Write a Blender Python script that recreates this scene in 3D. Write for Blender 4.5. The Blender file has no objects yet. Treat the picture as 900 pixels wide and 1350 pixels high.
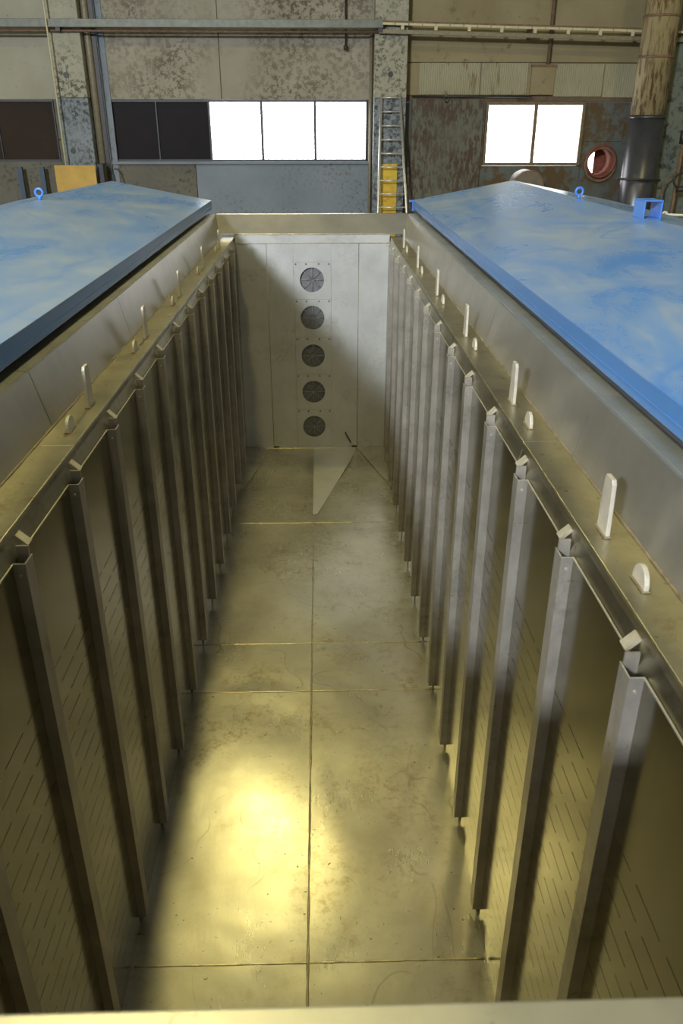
import bpy, bmesh, math, random
from mathutils import Vector, Matrix
random.seed(7)
S = bpy.context.scene
C = S.collection

# ------------------------------------------------------------------ camera
Z0 = 3.6                       # camera height above the hall floor
PITCH, YAW, FPX = math.radians(25.85), math.radians(1.47), 1047.0
cam_d = bpy.data.cameras.new('camera')
cam = bpy.data.objects.new('camera', cam_d)
C.objects.link(cam)
cam.location = (0, 0, Z0)
cam.rotation_euler = (math.pi / 2 - PITCH, 0, -YAW)
cam_d.sensor_fit = 'AUTO'
cam_d.sensor_width = 36.0
cam_d.lens = FPX / 1350 * 36.0
cam_d.clip_start = 0.02
cam_d.dof.use_dof = True
cam_d.dof.focus_distance = 5.0
cam_d.dof.aperture_fstop = 5.6
S.camera = cam

# ------------------------------------------------------------------ world, exposure
w = bpy.data.worlds.new('world')
S.world = w
w.use_nodes = True
w.node_tree.nodes['Background'].inputs[0].default_value = (0.86, 0.92, 1.0, 1)
w.node_tree.nodes['Background'].inputs[1].default_value = 1.0
S.view_settings.view_transform = 'Standard'
S.view_settings.look = 'None'
S.view_settings.gamma = 1.0
S.view_settings.use_curve_mapping = False
S.view_settings.exposure = -0.2

# ------------------------------------------------------------------ large lights: daylight through the windows behind the camera
def area(name, loc, target, sx, sy, power, col):
    l = bpy.data.lights.new(name, 'AREA')
    l.shape = 'RECTANGLE'; l.size = sx; l.size_y = sy
    l.energy = power; l.color = col
    o = bpy.data.objects.new(name, l); C.objects.link(o)
    o.location = loc
    o.rotation_euler = (Vector(target) - Vector(loc)).to_track_quat('-Z', 'Y').to_euler()
    return o
COOL = (0.86, 0.93, 1.0)
area('window_daylight_offscreen', (-6.6, -9.8, Z0 + 5.0), (-6.6, 10.0, Z0 + 0.2), 1.5, 1.0, 4500, COOL)

# ------------------------------------------------------------------ helpers
cp, sp, cy_, sy_ = math.cos(PITCH), math.sin(PITCH), math.cos(YAW), math.sin(YAW)
def at(px, py, Y):
    """point on the plane Y (metres ahead of the camera), z relative to the camera"""
    u, v = (px - 450) / FPX, (py - 675) / FPX
    f = Vector((sy_ * cp, cy_ * cp, -sp)); r = Vector((cy_, -sy_, 0)); d = f.cross(r)
    q = f + r * u + d * v
    return q * (Y / q.y)

class MB:
    def __init__(s): s.v, s.f, s.sm = [], [], []
    def add(s, vs, fs, smooth=False):
        b = len(s.v); s.v += [tuple(p) for p in vs]
        s.f += [tuple(i + b for i in f) for f in fs]; s.sm += [smooth] * len(fs)
        return s
    def box(s, x0, x1, y0, y1, z0, z1):
        return s.hexa([(x0, y0, z0), (x1, y0, z0), (x1, y1, z0), (x0, y1, z0), (x0, y0, z1), (x1, y0, z1), (x1, y1, z1), (x0, y1, z1)])
    def hexa(s, p):
        return s.add(p, [(0, 3, 2, 1), (4, 5, 6, 7), (0, 1, 5, 4), (1, 2, 6, 5), (2, 3, 7, 6), (3, 0, 4, 7)])
    def prism(s, poly, axis, a, b):
        """polygon of 2-D points extruded along an axis from a to b"""
        n = len(poly)
        def mk(p, t):
            return {'x': (t, p[0], p[1]), 'y': (p[0], t, p[1]), 'z': (p[0], p[1], t)}[axis]
        vs = [mk(p, a) for p in poly] + [mk(p, b) for p in poly]
        return s.add(vs, [tuple(range(n))[::-1], tuple(range(n, 2 * n))] + [(i, (i + 1) % n, n + (i + 1) % n, n + i) for i in range(n)])
    def tube(s, pts, r, n=10, caps=True, radii=None):
        pts = [Vector(p) for p in pts]; vs = []; up = None
        for i, p in enumerate(pts):
            t = (pts[min(i + 1, len(pts) - 1)] - pts[max(i - 1, 0)]).normalized()
            if up is None: up = Vector((0, 0, 1)) if abs(t.z) < .9 else Vector((1, 0, 0))
            a = t.cross(up).normalized(); b = a.cross(t).normalized(); up = b
            rr = radii[i] if radii else r
            vs += [p + (a * math.cos(2 * math.pi * k / n) + b * math.sin(2 * math.pi * k / n)) * rr for k in range(n)]
        fs = []
        for i in range(len(pts) - 1):
            for k in range(n):
                fs.append((i * n + k, i * n + (k + 1) % n, (i + 1) * n + (k + 1) % n, (i + 1) * n + k))
        s.add(vs, fs, True)
        if caps:
            b0 = len(s.v) - len(vs)
            s.f += [tuple(b0 + k for k in range(n))[::-1], tuple(b0 + (len(pts) - 1) * n + k for k in range(n))]; s.sm += [False, False]
        return s
    def torus(s, c, R, r, axis='x', n=28, m=8):
        vs, fs = [], []
        for i in range(n):
            a = 2 * math.pi * i / n
            for j in range(m):
                b = 2 * math.pi * j / m
                q = (R + r * math.cos(b)); p = (q * math.cos(a), q * math.sin(a), r * math.sin(b))
                p = {'x': (p[2], p[0], p[1]), 'y': (p[0], p[2], p[1]), 'z': p}[axis]
                vs.append((c[0] + p[0], c[1] + p[1], c[2] + p[2]))
                fs.append((i * m + j, ((i + 1) % n) * m + j, ((i + 1) % n) * m + (j + 1) % m, i * m + (j + 1) % m))
        return s.add(vs, fs, True)
    def mesh(s, name, mat, off=(0, 0, 0)):
        me = bpy.data.meshes.new(name)
        me.from_pydata([(x - off[0], y - off[1], z - off[2]) for x, y, z in s.v], [], s.f)
        me.polygons.foreach_set('use_smooth', s.sm)
        bm = bmesh.new(); bm.from_mesh(me); bmesh.ops.recalc_face_normals(bm, faces=bm.faces); bm.to_mesh(me); bm.free()
        me.materials.append(mat)
        return me
    def build(s, name, mat, parent=None, bevel=0, abs_z=True):
        """vertices are given with z relative to the camera; origin goes to the base of the piece"""
        xs, ys, zs = zip(*s.v)
        off = ((min(xs) + max(xs)) / 2, (min(ys) + max(ys)) / 2, min(zs))
        o = bpy.data.objects.new(name, s.mesh(name, mat, off)); C.objects.link(o)
        put(o, (off[0], off[1], off[2] + Z0), parent)
        if bevel:
            m = o.modifiers.new('bevel', 'BEVEL'); m.width = bevel; m.segments = 2; m.limit_method = 'ANGLE'
        return o
WLOC = {}
def put(o, loc, parent=None):
    """place at a world location; parents here are never rotated"""
    WLOC[o] = Vector(loc)
    if parent is not None:
        o.parent = parent
        o.location = Vector(loc) - WLOC[parent]
    else: o.location = loc
def inst(name, me, loc, parent=None, rot=None):
    o = bpy.data.objects.new(name, me); C.objects.link(o); put(o, (loc[0], loc[1], loc[2] + Z0), parent)
    if rot: o.rotation_euler = rot
    return o
def empty(name, loc):
    o = bpy.data.objects.new(name, None); C.objects.link(o); o.empty_display_size = .2
    put(o, (loc[0], loc[1], loc[2] + Z0)); return o
def tag(o, label, cat, group=None):
    o['label'] = label; o['category'] = cat
    if group: o['group'] = group
    return o
def struct(o): o['kind'] = 'structure'; return o

# ------------------------------------------------------------------ materials
class NT:
    def __init__(s, name):
        s.m = bpy.data.materials.new(name); s.m.use_nodes = True
        s.t = s.m.node_tree; s.b = s.t.nodes['Principled BSDF']
        s.co = s.n('ShaderNodeTexCoord').outputs['Object']
        g = s.n('ShaderNodeNewGeometry'); s.pos = g.outputs['Position']
    def n(s, k, **kw):
        nd = s.t.nodes.new(k)
        for a, v in kw.items(): setattr(nd, a, v)
        return nd
    def l(s, a, b): s.t.links.new(a, b)
    def mapped(s, src, scale):
        m = s.n('ShaderNodeMapping'); s.l(src, m.inputs[0]); m.inputs['Scale'].default_value = scale; return m.outputs[0]
    def noise(s, scale, detail=4, rough=.6, src=None, stretch=None, dist=0):
        t = s.n('ShaderNodeTexNoise'); v = src or s.pos
        if stretch: v = s.mapped(v, stretch)
        s.l(v, t.inputs['Vector']); t.inputs['Scale'].default_value = scale
        t.inputs['Detail'].default_value = detail; t.inputs['Roughness'].default_value = rough
        t.inputs['Distortion'].default_value = dist
        return t.outputs['Fac']
    def ramp(s, src, stops):
        r = s.n('ShaderNodeValToRGB'); s.l(src, r.inputs[0]); e = r.color_ramp.elements
        while len(e) < len(stops): e.new(.5)
        for i, (p, c) in enumerate(stops):
            e[i].position = p
            e[i].color = (c, c, c, 1) if isinstance(c, (int, float)) else (*c, 1)
        return r.outputs[0]
    def mix(s, fac, a, b, mode='MIX'):
        m = s.n('ShaderNodeMix', data_type='RGBA', blend_type=mode)
        for k, v in ((0, fac), (6, a), (7, b)):
            if isinstance(v, (int, float)): m.inputs[k].default_value = v
            elif isinstance(v, tuple): m.inputs[k].default_value = (*v, 1)
            else: s.l(v, m.inputs[k])
        return m.outputs[2]
    def math(s, op, a, b=0.0):
        m = s.n('ShaderNodeMath', operation=op)
        for k, v in enumerate((a, b)):
            if isinstance(v, (int, float)): m.inputs[k].default_value = v
            else: s.l(v, m.inputs[k])
        return m.outputs[0]
    def set(s, k, v):
        i = s.b.inputs[k]
        if isinstance(v, tuple): i.default_value = (*v, 1)
        elif isinstance(v, (int, float)): i.default_value = v
        else: s.l(v, i)
    def bump(s, h, strength=.2, dist=.01):
        b = s.n('ShaderNodeBump'); b.inputs['Strength'].default_value = strength; b.inputs['Distance'].default_value = dist
        s.l(h, b.inputs['Height']); s.l(b.outputs[0], s.b.inputs['Normal'])

def plain(name, col, rough=.5, metal=0.0, var=.15, scale=12):
    k = NT(name)
    n = k.noise(scale, 4)
    d = tuple(c * (1 - var) for c in col); u = tuple(min(1, c * (1 + var)) for c in col)
    k.set('Base Color', k.ramp(n, [(.3, d), (.7, u)])); k.set('Roughness', rough); k.set('Metallic', metal)
    return k.m

def steel(name, a=(.52, .51, .47), b=(.66, .65, .61), rough=(.28, .42), stain=.3, stain_col=(.30, .24, .12), bump=.05, scratch=0., metal=1.0, streak=None, scale=3.):
    k = NT(name)
    col = k.ramp(k.noise(scale, 6, .65, stretch=streak), [(.3, a), (.7, b)])
    if stain:
        m1 = k.ramp(k.noise(2.2, 6, .7, dist=1.2), [(.50, 0.), (.68, 1.)])
        m2 = k.ramp(k.noise(26, 4, .7), [(.40, 0.), (.62, 1.)])
        col = k.mix(k.math('MULTIPLY', k.math('MULTIPLY', m1, m2), stain), col, stain_col)
        spots = k.ramp(k.noise(34, 3, .55), [(.69, 0.), (.74, 1.)])
        col = k.mix(k.math('MULTIPLY', spots, stain), col, (.07, .055, .035))
    k.set('Base Color', col); k.set('Metallic', metal)
    rn = k.noise(5.5, 5, .7)
    k.set('Roughness', k.ramp(rn, [(.25, rough[0]), (.75, rough[1])]))
    h = k.noise(9, 3, .5)
    if scratch:
        h = k.math('ADD', h, k.math('MULTIPLY', k.noise(60, 3, .6, stretch=(1, .12, 1)), scratch))
    k.bump(h, bump, .01)
    return k.m

def contour(k, scale, width, detail=2, stretch=None, src=None):
    n = k.noise(scale, detail, .5, stretch=stretch)
    return k.ramp(k.math('ABSOLUTE', k.math('SUBTRACT', n, .5)), [(0., 1.), (width, 0.)])
def floor_mat():
    k = NT('worn_stainless_floor')
    col = k.ramp(k.noise(2.0, 6, .65), [(.3, (.50, .475, .375)), (.7, (.64, .615, .51))])
    cloud = k.ramp(k.noise(5, 7, .72, dist=.6), [(.45, 0.), (.70, 1.)])
    col = k.mix(k.math('MULTIPLY', cloud, .32), col, (.36, .31, .18))
    m1 = k.ramp(k.noise(1.7, 5, .65, dist=1.0), [(.48, 0.), (.64, 1.)])
    m2 = k.ramp(k.noise(22, 5, .75), [(.47, 0.), (.60, 1.)])
    col = k.mix(k.math('MULTIPLY', k.math('MULTIPLY', m1, m2), .55), col, (.28, .20, .07))
    sc = k.math('MULTIPLY', contour(k, 1.3, .0035), k.ramp(k.noise(2.3, 2), [(.5, 0.), (.6, 1.)]))
    sc2 = k.math('MULTIPLY', contour(k, 4.0, .006, 1, (1, .35, 1)), k.ramp(k.noise(3.1, 2), [(.56, 0.), (.62, 1.)]))
    col = k.mix(k.math('MULTIPLY', k.math('ADD', sc, sc2), .4), col, (.18, .14, .08))
    sp2 = k.ramp(k.noise(38, 3, .55), [(.70, 0.), (.74, 1.)])
    col = k.mix(k.math('MULTIPLY', sp2, .8), col, (.06, .045, .03))
    k.set('Base Color', col); k.set('Metallic', .80)
    rn = k.math('ADD', k.math('MULTIPLY', k.noise(2.4, 4, .6), .75), k.math('MULTIPLY', k.noise(40, 3, .6, stretch=(1, .25, 1)), .25))
    k.set('Roughness', k.ramp(rn, [(.30, .25), (.70, .34)]))
    h = k.math('ADD', k.math('MULTIPLY', k.noise(2.4, 2, .5), 2.2), k.math('MULTIPLY', k.noise(70, 3, .6, stretch=(1, .2, 1)), .12))
    k.bump(h, .14, .02)
    return k.m

M = {}
M['wall_steel'] = steel('stainless_wall_sheet', (.36, .34, .275), (.43, .41, .34), (.13, .20), 0, bump=.02, streak=(1, 1, .25))
M['rib'] = steel('stainless_rib', (.28, .255, .225), (.43, .395, .35), (.32, .44), .5, (.11, .095, .075), .03, scale=9, streak=(1, 1, .5), metal=.55)
M['peg'] = steel('stainless_peg', (.44, .39, .30), (.60, .56, .48), (.4, .5), .4, metal=.6, scale=30)
M['edge'] = steel('cut_steel_edge', (.72, .69, .58), (.8, .78, .7), (.3, .4), 0, metal=.8)
M['ledge'] = steel('stained_steel_ledge', (.38, .36, .27), (.50, .47, .36), (.30, .46), .75, (.22, .16, .07), .08, scale=6)
M['upstand'] = steel('brushed_steel_upstand', (.38, .365, .335), (.48, .465, .43), (.29, .37), .16, (.22, .18, .12), .02, metal=.8)
M['flange'] = steel('steel_flange', (.40, .39, .34), (.52, .51, .45), (.32, .44), .45, bump=.04, metal=.8)
M['stub'] = plain('raw_steel_bar', (.50, .46, .385), .5, .3, .10, 30)
M['weld'] = steel('weld_bead', (.40, .34, .20), (.72, .66, .48), (.25, .4), .3, bump=.6, metal=.6, scale=20)
M['weld_dark'] = steel('brown_weld_bead', (.16, .115, .06), (.34, .29, .20), (.3, .5), .3, bump=.6, metal=.5, scale=20)
M['end'] = steel('matt_steel_end_wall', (.42, .42, .41), (.52, .52, .51), (.36, .5), .4, (.24, .21, .16), .03, metal=.35)
M['vent'] = plain('grey_fan_mesh', (.17, .17, .18), .6, .5, .2, 60)
M['spoke'] = plain('grey_wire', (.34, .34, .33), .5, .5, .1)
M['dark'] = plain('plain_structural_steel', (.36, .345, .31), .45, .7, .1)
M['seamdark'] = plain('dark_joint', (.10, .09, .08), .6, .4, .2)
M['floor_steel'] = floor_mat()
M['glint_steel'] = steel('stainless_plate_painted_glint', (.62, .61, .58), (.70, .69, .66), (.34, .44), .15, (.34, .28, .16), .05, metal=.6)  # paler than the floor plates, standing in for a reflection

def lid_mat():
    k = NT('dusty_blue_paint')
    d1 = k.noise(.9, 6, .65, stretch=(1, .55, 1), dist=1.0)
    d2 = k.noise(3.5, 6, .7, stretch=(1.4, .35, 1), dist=.8)
    dust = k.ramp(k.math('ADD', k.math('MULTIPLY', d1, .6), k.math('MULTIPLY', d2, .4)), [(.38, 0.), (.60, 1.)])
    wipe = k.n('ShaderNodeTexWave', wave_type='BANDS'); k.l(k.mapped(k.pos, (.55, .4, 1)), wipe.inputs['Vector'])
    wipe.inputs['Scale'].default_value = .55; wipe.inputs['Distortion'].default_value = 16; wipe.inputs['Detail'].default_value = 1.5; wipe.inputs['Detail Scale'].default_value = .8
    wl = k.ramp(wipe.outputs['Fac'], [(.955, 0.), (.99, 1.)])
    base = k.mix(dust, (.065, .21, .58), (.25, .33, .47))
    base = k.mix(k.math('MULTIPLY', wl, .35), base, (.07, .23, .60))
    ln = k.math('MULTIPLY', contour(k, .8, .010, 2), k.ramp(k.noise(.9, 2), [(.46, 0.), (.58, 1.)]))
    ln2 = k.math('MULTIPLY', contour(k, 2.0, .014, 2), k.ramp(k.noise(1.3, 2), [(.52, 0.), (.60, 1.)]))
    base = k.mix(k.math('MULTIPLY', k.math('ADD', ln, ln2), .6), base, (.06, .20, .58))
    k.set('Base Color', base); k.set('Roughness', k.ramp(dust, [(0, .24), (1, .36)]))
    k.bump(k.noise(2.0, 3, .5), .05, .02)
    return k.m
M['lid'] = lid_mat()
M['lid_side'] = plain('blue_paint_fascia', (.07, .19, .46), .32, 0, .06, 3)
M['blue_bright'] = plain('bright_blue_paint', (.06, .20, .62), .35, 0, .05)

def concrete(name, base, light, dark, thr=.58, scale=9., big=.7, thr2=(.42, .62), rough=.85, bump=.25, extra=None, stretch=(1, 1, 1)):
    k = NT(name)
    b = k.ramp(k.noise(1.1, 5, .6), [(.3, base), (.7, light)])
    area_m = k.ramp(k.noise(big, 3, .6), [(thr2[0], 0.), (thr2[1], 1.)])
    sp_ = k.ramp(k.noise(scale, 6, .72, stretch=stretch), [(thr - .04, 0.), (thr + .03, 1.)])
    f = k.math('MULTIPLY', area_m, sp_)
    col = k.mix(f, b, dark)
    if extra:
        e = k.ramp(k.noise(1.6, 6, .7, stretch=(2.5, 1, .35)), [(.52, 0.), (.66, 1.)])
        col = k.mix(k.math('MULTIPLY', e, .8), col, extra)
    k.set('Base Color', col); k.set('Roughness', rough)
    k.bump(k.math('SUBTRACT', k.noise(30, 4, .6), f), bump, .01)
    return k.m
M['wall_tan'] = concrete('peeling_tan_concrete', (0.255, 0.230, 0.170), (0.340, 0.306, 0.238), (0.115, 0.089, 0.060), .52, 13, .45, (.36, .62))
M['wall_ochre'] = concrete('ochre_concrete', (0.218, 0.176, 0.090), (0.281, 0.234, 0.133), (0.133, 0.101, 0.051), .60, 4, .6)
M['wall_cream'] = concrete('cream_concrete', (0.306, 0.285, 0.212), (0.374, 0.348, 0.272), (0.136, 0.119, 0.093), .64, 12, .6)
M['wall_blue'] = concrete('blue_grey_painted_wall', (0.170, 0.200, 0.234), (0.230, 0.255, 0.289), (0.136, 0.128, 0.111), .57, 14, .7)
M['wall_brown'] = concrete('mottled_brown_wall', (0.108, 0.101, 0.079), (0.158, 0.144, 0.112), (0.054, 0.047, 0.032), .56, 12, .8)  # brown tone with darker mottling
M['wall_patchy'] = concrete('flaking_blue_ochre_wall', (0.081, 0.096, 0.087), (0.112, 0.124, 0.115), (0.093, 0.056, 0.022), .50, 2.4, .45, (.30, .5), extra=(.08, .06, .03))
M['column'] = concrete('mottled_tan_column', (0.306, 0.289, 0.221), (0.383, 0.357, 0.272), (0.093, 0.089, 0.068), .54, 17, .9, (.30, .55))
M['column_low'] = concrete('mottled_blue_grey_column', (0.176, 0.200, 0.216), (0.240, 0.264, 0.280), (0.060, 0.064, 0.064), .53, 17, .9, (.25, .5))
M['rust'] = concrete('rust_streaked_plate', (0.093, 0.096, 0.068), (0.130, 0.127, 0.093), (0.062, 0.034, 0.019), .50, 10, .9, (.25, .55), .7, .15, stretch=(1.7, 1, .55))
M['rust_band'] = concrete('rusty_lintel', (0.120, 0.078, 0.051), (0.162, 0.114, 0.072), (0.060, 0.036, 0.024), .52, 6, .7)
M['board_dark'] = concrete('dark_boarded_pane', (.010, .008, .011), (.015, .012, .015), (.02, .011, .007), .6, 8, .8, rough=.9, bump=.05)
M['board_brown'] = concrete('dark_brown_boarding', (.022, .013, .008), (.034, .020, .012), (.014, .009, .006), .6, 8, .8, rough=.9, bump=.05)
M['corrugated'] = concrete('cream_corrugated_sheet', (0.306, 0.285, 0.187), (0.374, 0.348, 0.238), (0.221, 0.170, 0.076), .58, 3, .6, stretch=(2, 1, .4))
M['frame_dark'] = plain('dark_window_frame', (.035, .035, .042), .5, 0, .2)
M['frame_brown'] = plain('rusty_brown_window_frame', (.15, .11, .06), .7, 0, .3, 20)
M['steel_grey'] = plain('grey_painted_beam', (.15, .155, .125), .5, .1, .25, 10)
M['pipe_grey'] = plain('grey_conduit', (.20, .17, .11), .5, .1, .2, 20)
M['cream_metal'] = plain('cream_busbar', (.50, .45, .27), .5, 0, .1, 20)
M['dark_metal'] = plain('dark_iron', (.045, .04, .04), .5, .3, .2, 20)
M['aluminium'] = plain('aluminium_ladder', (.62, .60, .56), .38, .7, .1, 20)
M['yellow_board'] = plain('yellow_plywood', (.50, .31, .06), .65, 0, .12, 5)
M['yellow_sign'] = concrete('worn_yellow_board', (.56, .36, .035), (.66, .46, .06), (.40, .16, .03), .55, 6, .8)
M['duct_yellow'] = concrete('stained_yellow_lagging', (0.289, 0.221, 0.098), (0.374, 0.306, 0.162), (0.111, 0.064, 0.025), .53, 6, .8, (.3, .55), .7, .1, stretch=(2.5, 2.5, .4))
M['duct_grey'] = plain('dark_grey_sheet_metal', (.085, .085, .095), .34, .55, .15, 6)
M['green_column'] = concrete('grey_green_column', (.11, .13, .105), (.16, .18, .14), (.05, .05, .04), .56, 6, .8)
M['rust_pipe'] = plain('rust_brown_pipe', (.17, .10, .06), .7, 0, .35, 14)
M['sleeve'] = plain('red_lead_sleeve', (.20, .06, .035), .55, .2, .25, 14)
M['blue_post'] = plain('dark_blue_post', (.035, .06, .10), .5, 0, .15)
M['greybrown'] = plain('grey_brown_drum', (.15, .12, .085), .6, 0, .2, 6)
M['bakelite'] = plain('black_rubber', (.02, .02, .022), .5, 0, .1)
M['white_rod'] = plain('pale_rod', (.66, .64, .52), .5, 0, .1)
M['hall_grey'] = concrete('hall_wall_plaster', (.34, .33, .29), (.42, .41, .36), (.2, .19, .16), .62, 3, .5)
M['hall_floor'] = concrete('hall_concrete_floor', (.20, .19, .17), (.26, .25, .22), (.12, .11, .10), .6, 3, .5)
M['hall_roof'] = concrete('hall_roof_boards', (.32, .31, .28), (.38, .37, .33), (.2, .19, .17), .62, 3, .5)

def emit(name, col, s):
    k = NT(name)
    k.set('Base Color', col); k.set('Roughness', .25)
    k.set('Emission Color', col); k.set('Emission Strength', s)
    return k.m
M['pane'] = emit('bright_daylit_pane', (.97, .98, 1.0), 8.0)
M['pane_rear'] = plain('frosted_pane', (.70, .74, .78), .3, 0, .05)
M['lamp_warm'] = emit('warm_lamp_glass', (1., .80, .36), 6.0)

# ------------------------------------------------------------------ hall shell
XL, XR, YN, YF, ZT = -12.0, 12.0, -10.0, 17.5, 6.6
FL = -Z0
struct(MB().box(XL, XR, YN, YF + .4, FL - .2, FL).build('floor', M['hall_floor']))
struct(MB().box(XL, XR, YN, YF + .4, ZT, ZT + .2).build('ceiling', M['hall_roof']))
struct(MB().box(XL - .3, XL, YN, YF + .4, FL, ZT).build('wall_left', M['hall_grey']))
struct(MB().box(XR, XR + .3, YN, YF + .4, FL, ZT).build('wall_right', M['hall_grey']))
struct(MB().box(XL, XR, YN - .3, YN, FL, ZT).build('wall_near', M['hall_grey']))
# windows in the wall behind the camera
for i, (cx, cz, sx, sz) in enumerate(((-6.6, 5.0, 1.6, 1.1),)):
    o = struct(MB().box(cx - sx / 2, cx + sx / 2, YN, YN + .06, cz - sz / 2, cz + sz / 2).build('window_%d' % (5 + i), M['frame_dark']))
    for k in range(3):
        a = cx - sx / 2 + .05 + k * (sx - .05) / 3
        MB().box(a, a + (sx - .05) / 3 - .05, YN + .05, YN + .075, cz - sz / 2 + .05, cz + sz / 2 - .05).build('pane', M['pane_rear'], o)

# far wall: panels around the window band
def zat(py, Y=YF): return at(450, py, Y).z
def xat(px, py, Y=YF): return at(px, py, Y).x
ZW1, ZW0 = zat(131.5), zat(212.5)           # window band top and bottom
XA, XB = xat(93, 120), xat(514, 120)       # column centres
wall = struct(MB().box(XL, xat(740, 213), YF + .26, YF + .4, FL, ZW0 - .1).box(XL, XR, YF + .26, YF + .4, ZW1 + .1, ZT).build('wall_far', M['hall_grey']))
def panel(x0, x1, z0, z1, mat, d=0.0, name='wall_panel'):
    return MB().box(x0, x1, YF - d, YF + .3, z0, z1).build(name, mat, wall, bevel=.012)
g = .008
panel(XL, XA - g, ZW1, ZT, M['wall_cream'])
panel(XA + g, XA + 2.9, ZW1, ZT, M['wall_tan'])
panel(XA + 2.9 + g, XB - g, ZW1, ZT, M['wall_tan'])
panel(XL, XA - g, FL, ZW0, M['wall_brown'])
panel(XA + g, XA + 2.3, FL, ZW0, M['wall_brown'])
panel(XA + 2.3 + g, XB - g, FL, ZW0, M['wall_blue'])
# ledge under the left windows
struct(MB().box(xat(143, 212), xat(486, 212), YF - .06, YF, ZW0 - .05, ZW0).build('trim_1', M['wall_blue']))
# right bay
zc1 = zat(125.5); zc0 = zat(82)
panel(XB + g, xat(728, 60), zc0, ZT, M['wall_ochre'])
panel(xat(728, 60) + g, XR, zc0, ZT, M['wall_ochre'])
panel(XB + g, XR, zc1, zc0 - g, M['wall_ochre'])
panel(XB + g, XR, zat(134), zc1 - g, M['rust_band'])
xw0, xw1 = xat(638, 175), xat(768, 175)
zw1, zw0 = zat(134) - g, zat(219)
panel(XB + g, xw0, zw0, zw1, M['wall_patchy'])
hx, hz, hr = xat(791, 213), zat(213), .285
pa, pb, qa, qb = hx - .40, hx + .40, hz - .36, hz + .36
panel(xw1, pa, zw0, zw1, M['wall_patchy'])
panel(pb + .0, XR, FL, zw1, M['wall_patchy'])
panel(pa, pb, qb, zw1, M['wall_patchy'])
panel(XB + g, pa, FL, zw0 - g, M['wall_patchy'])
panel(pa, pb, FL, qa, M['wall_patchy'])
mb = MB(); N = 32; vs = []; fs = []
for y in (YF, YF + .3):
    for k in range(N):
        a = 2 * math.pi * k / N; c, s_ = math.cos(a), math.sin(a); m = max(abs(c), abs(s_))
        vs.append((hx + c * hr, y, hz + s_ * hr)); vs.append((hx + c / m * .40, y, hz + s_ / m * .36))
for k in range(N):
    a, b = 2 * k, 2 * ((k + 1) % N)
    fs += [(a, a + 1, b + 1, b), (a + 2 * N, b + 2 * N, b + 1 + 2 * N, a + 1 + 2 * N), (a, b, b + 2 * N, a + 2 * N)]
mb.add(vs, fs).build('wall_panel', M['wall_patchy'], wall)

for pa0, pb0 in ((xat(75, 172), xat(138.5, 172)), (xat(484, 172), XB + g)):
    MB().box(pa0 - .01, pb0, YF + .02, YF + .3, ZW0, ZW1).build('wall_panel', M['wall_brown'], wall)
MB().box(XL, xat(-77, 172), YF + .02, YF + .3, ZW0, ZW1).build('wall_panel', M['wall_brown'], wall)
# windows of the far wall
def window(name, cells, z0, z1, frame_mat, fw=.035, y=YF + .06):
    x0, x1 = cells[0][0], cells[-1][1]
    f = MB().box(x0 - fw, x1 + fw, y - .04, y + .06, z1, z1 + fw).box(x0 - fw, x1 + fw, y - .04, y + .06, z0 - fw, z0)
    f.box(x0 - fw, x0, y - .04, y + .06, z0, z1).box(x1, x1 + fw, y - .04, y + .06, z0, z1)
    o = struct(f.build(name, frame_mat))
    for i, (a, b, m) in enumerate(cells):
        MB().box(a, b, y + .01, y + .03, z0, z1).build('pane' if m is M['pane'] else 'boarded_pane', m, o)
        if i: MB().box(cells[i - 1][1], a, y - .035, y + .05, z0, z1).build('mullion', frame_mat, o)
    return o
z1, z0 = zat(134.5), zat(210)
xs = [(140, 207), (208.5, 275.5), (278, 343.5), (347, 413.5), (417, 482)]
window('window_1', [(xat(a, 172), xat(b, 172), M['board_dark'] if i < 2 else M['pane']) for i, (a, b) in enumerate(xs)], z0, z1, M['frame_dark'])
window('window_2', [(xat(-75, 172), xat(-2, 172), M['board_brown']), (xat(-1, 172), xat(73, 172), M['board_brown'])], z0, z1, M['frame_dark'])
window('window_3', [(xat(642, 176), xat(701.5, 176), M['pane']), (xat(706, 176), xat(764, 176), M['pane'])], zat(214.5), zat(138.5), M['frame_brown'], .055, YF + .03)

# ------------------------------------------------------------------ the steel tank
CX = -0.078
YE, YS = 8.41, 0.50                    # far end wall, near rim
ZF, ZL, ZU = -3.27, -1.0, -0.79        # floor, ledge, top of the upstand
LIP, WALL, JUN, TOP, OUT = .788, .771, .919, .972, 1.058
tank = empty('steel_tank', (CX, 4.4, FL))
tag(tank, 'long deep stainless steel tank with ribbed slotted walls and five fan vents', 'tank')
def sx(s, h): return CX + s * h
def sbox(mb, s, h0, h1, y0, y1, z0, z1):
    a, b = sorted((sx(s, h0), sx(s, h1))); return mb.box(a, b, y0, y1, z0, z1)

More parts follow.
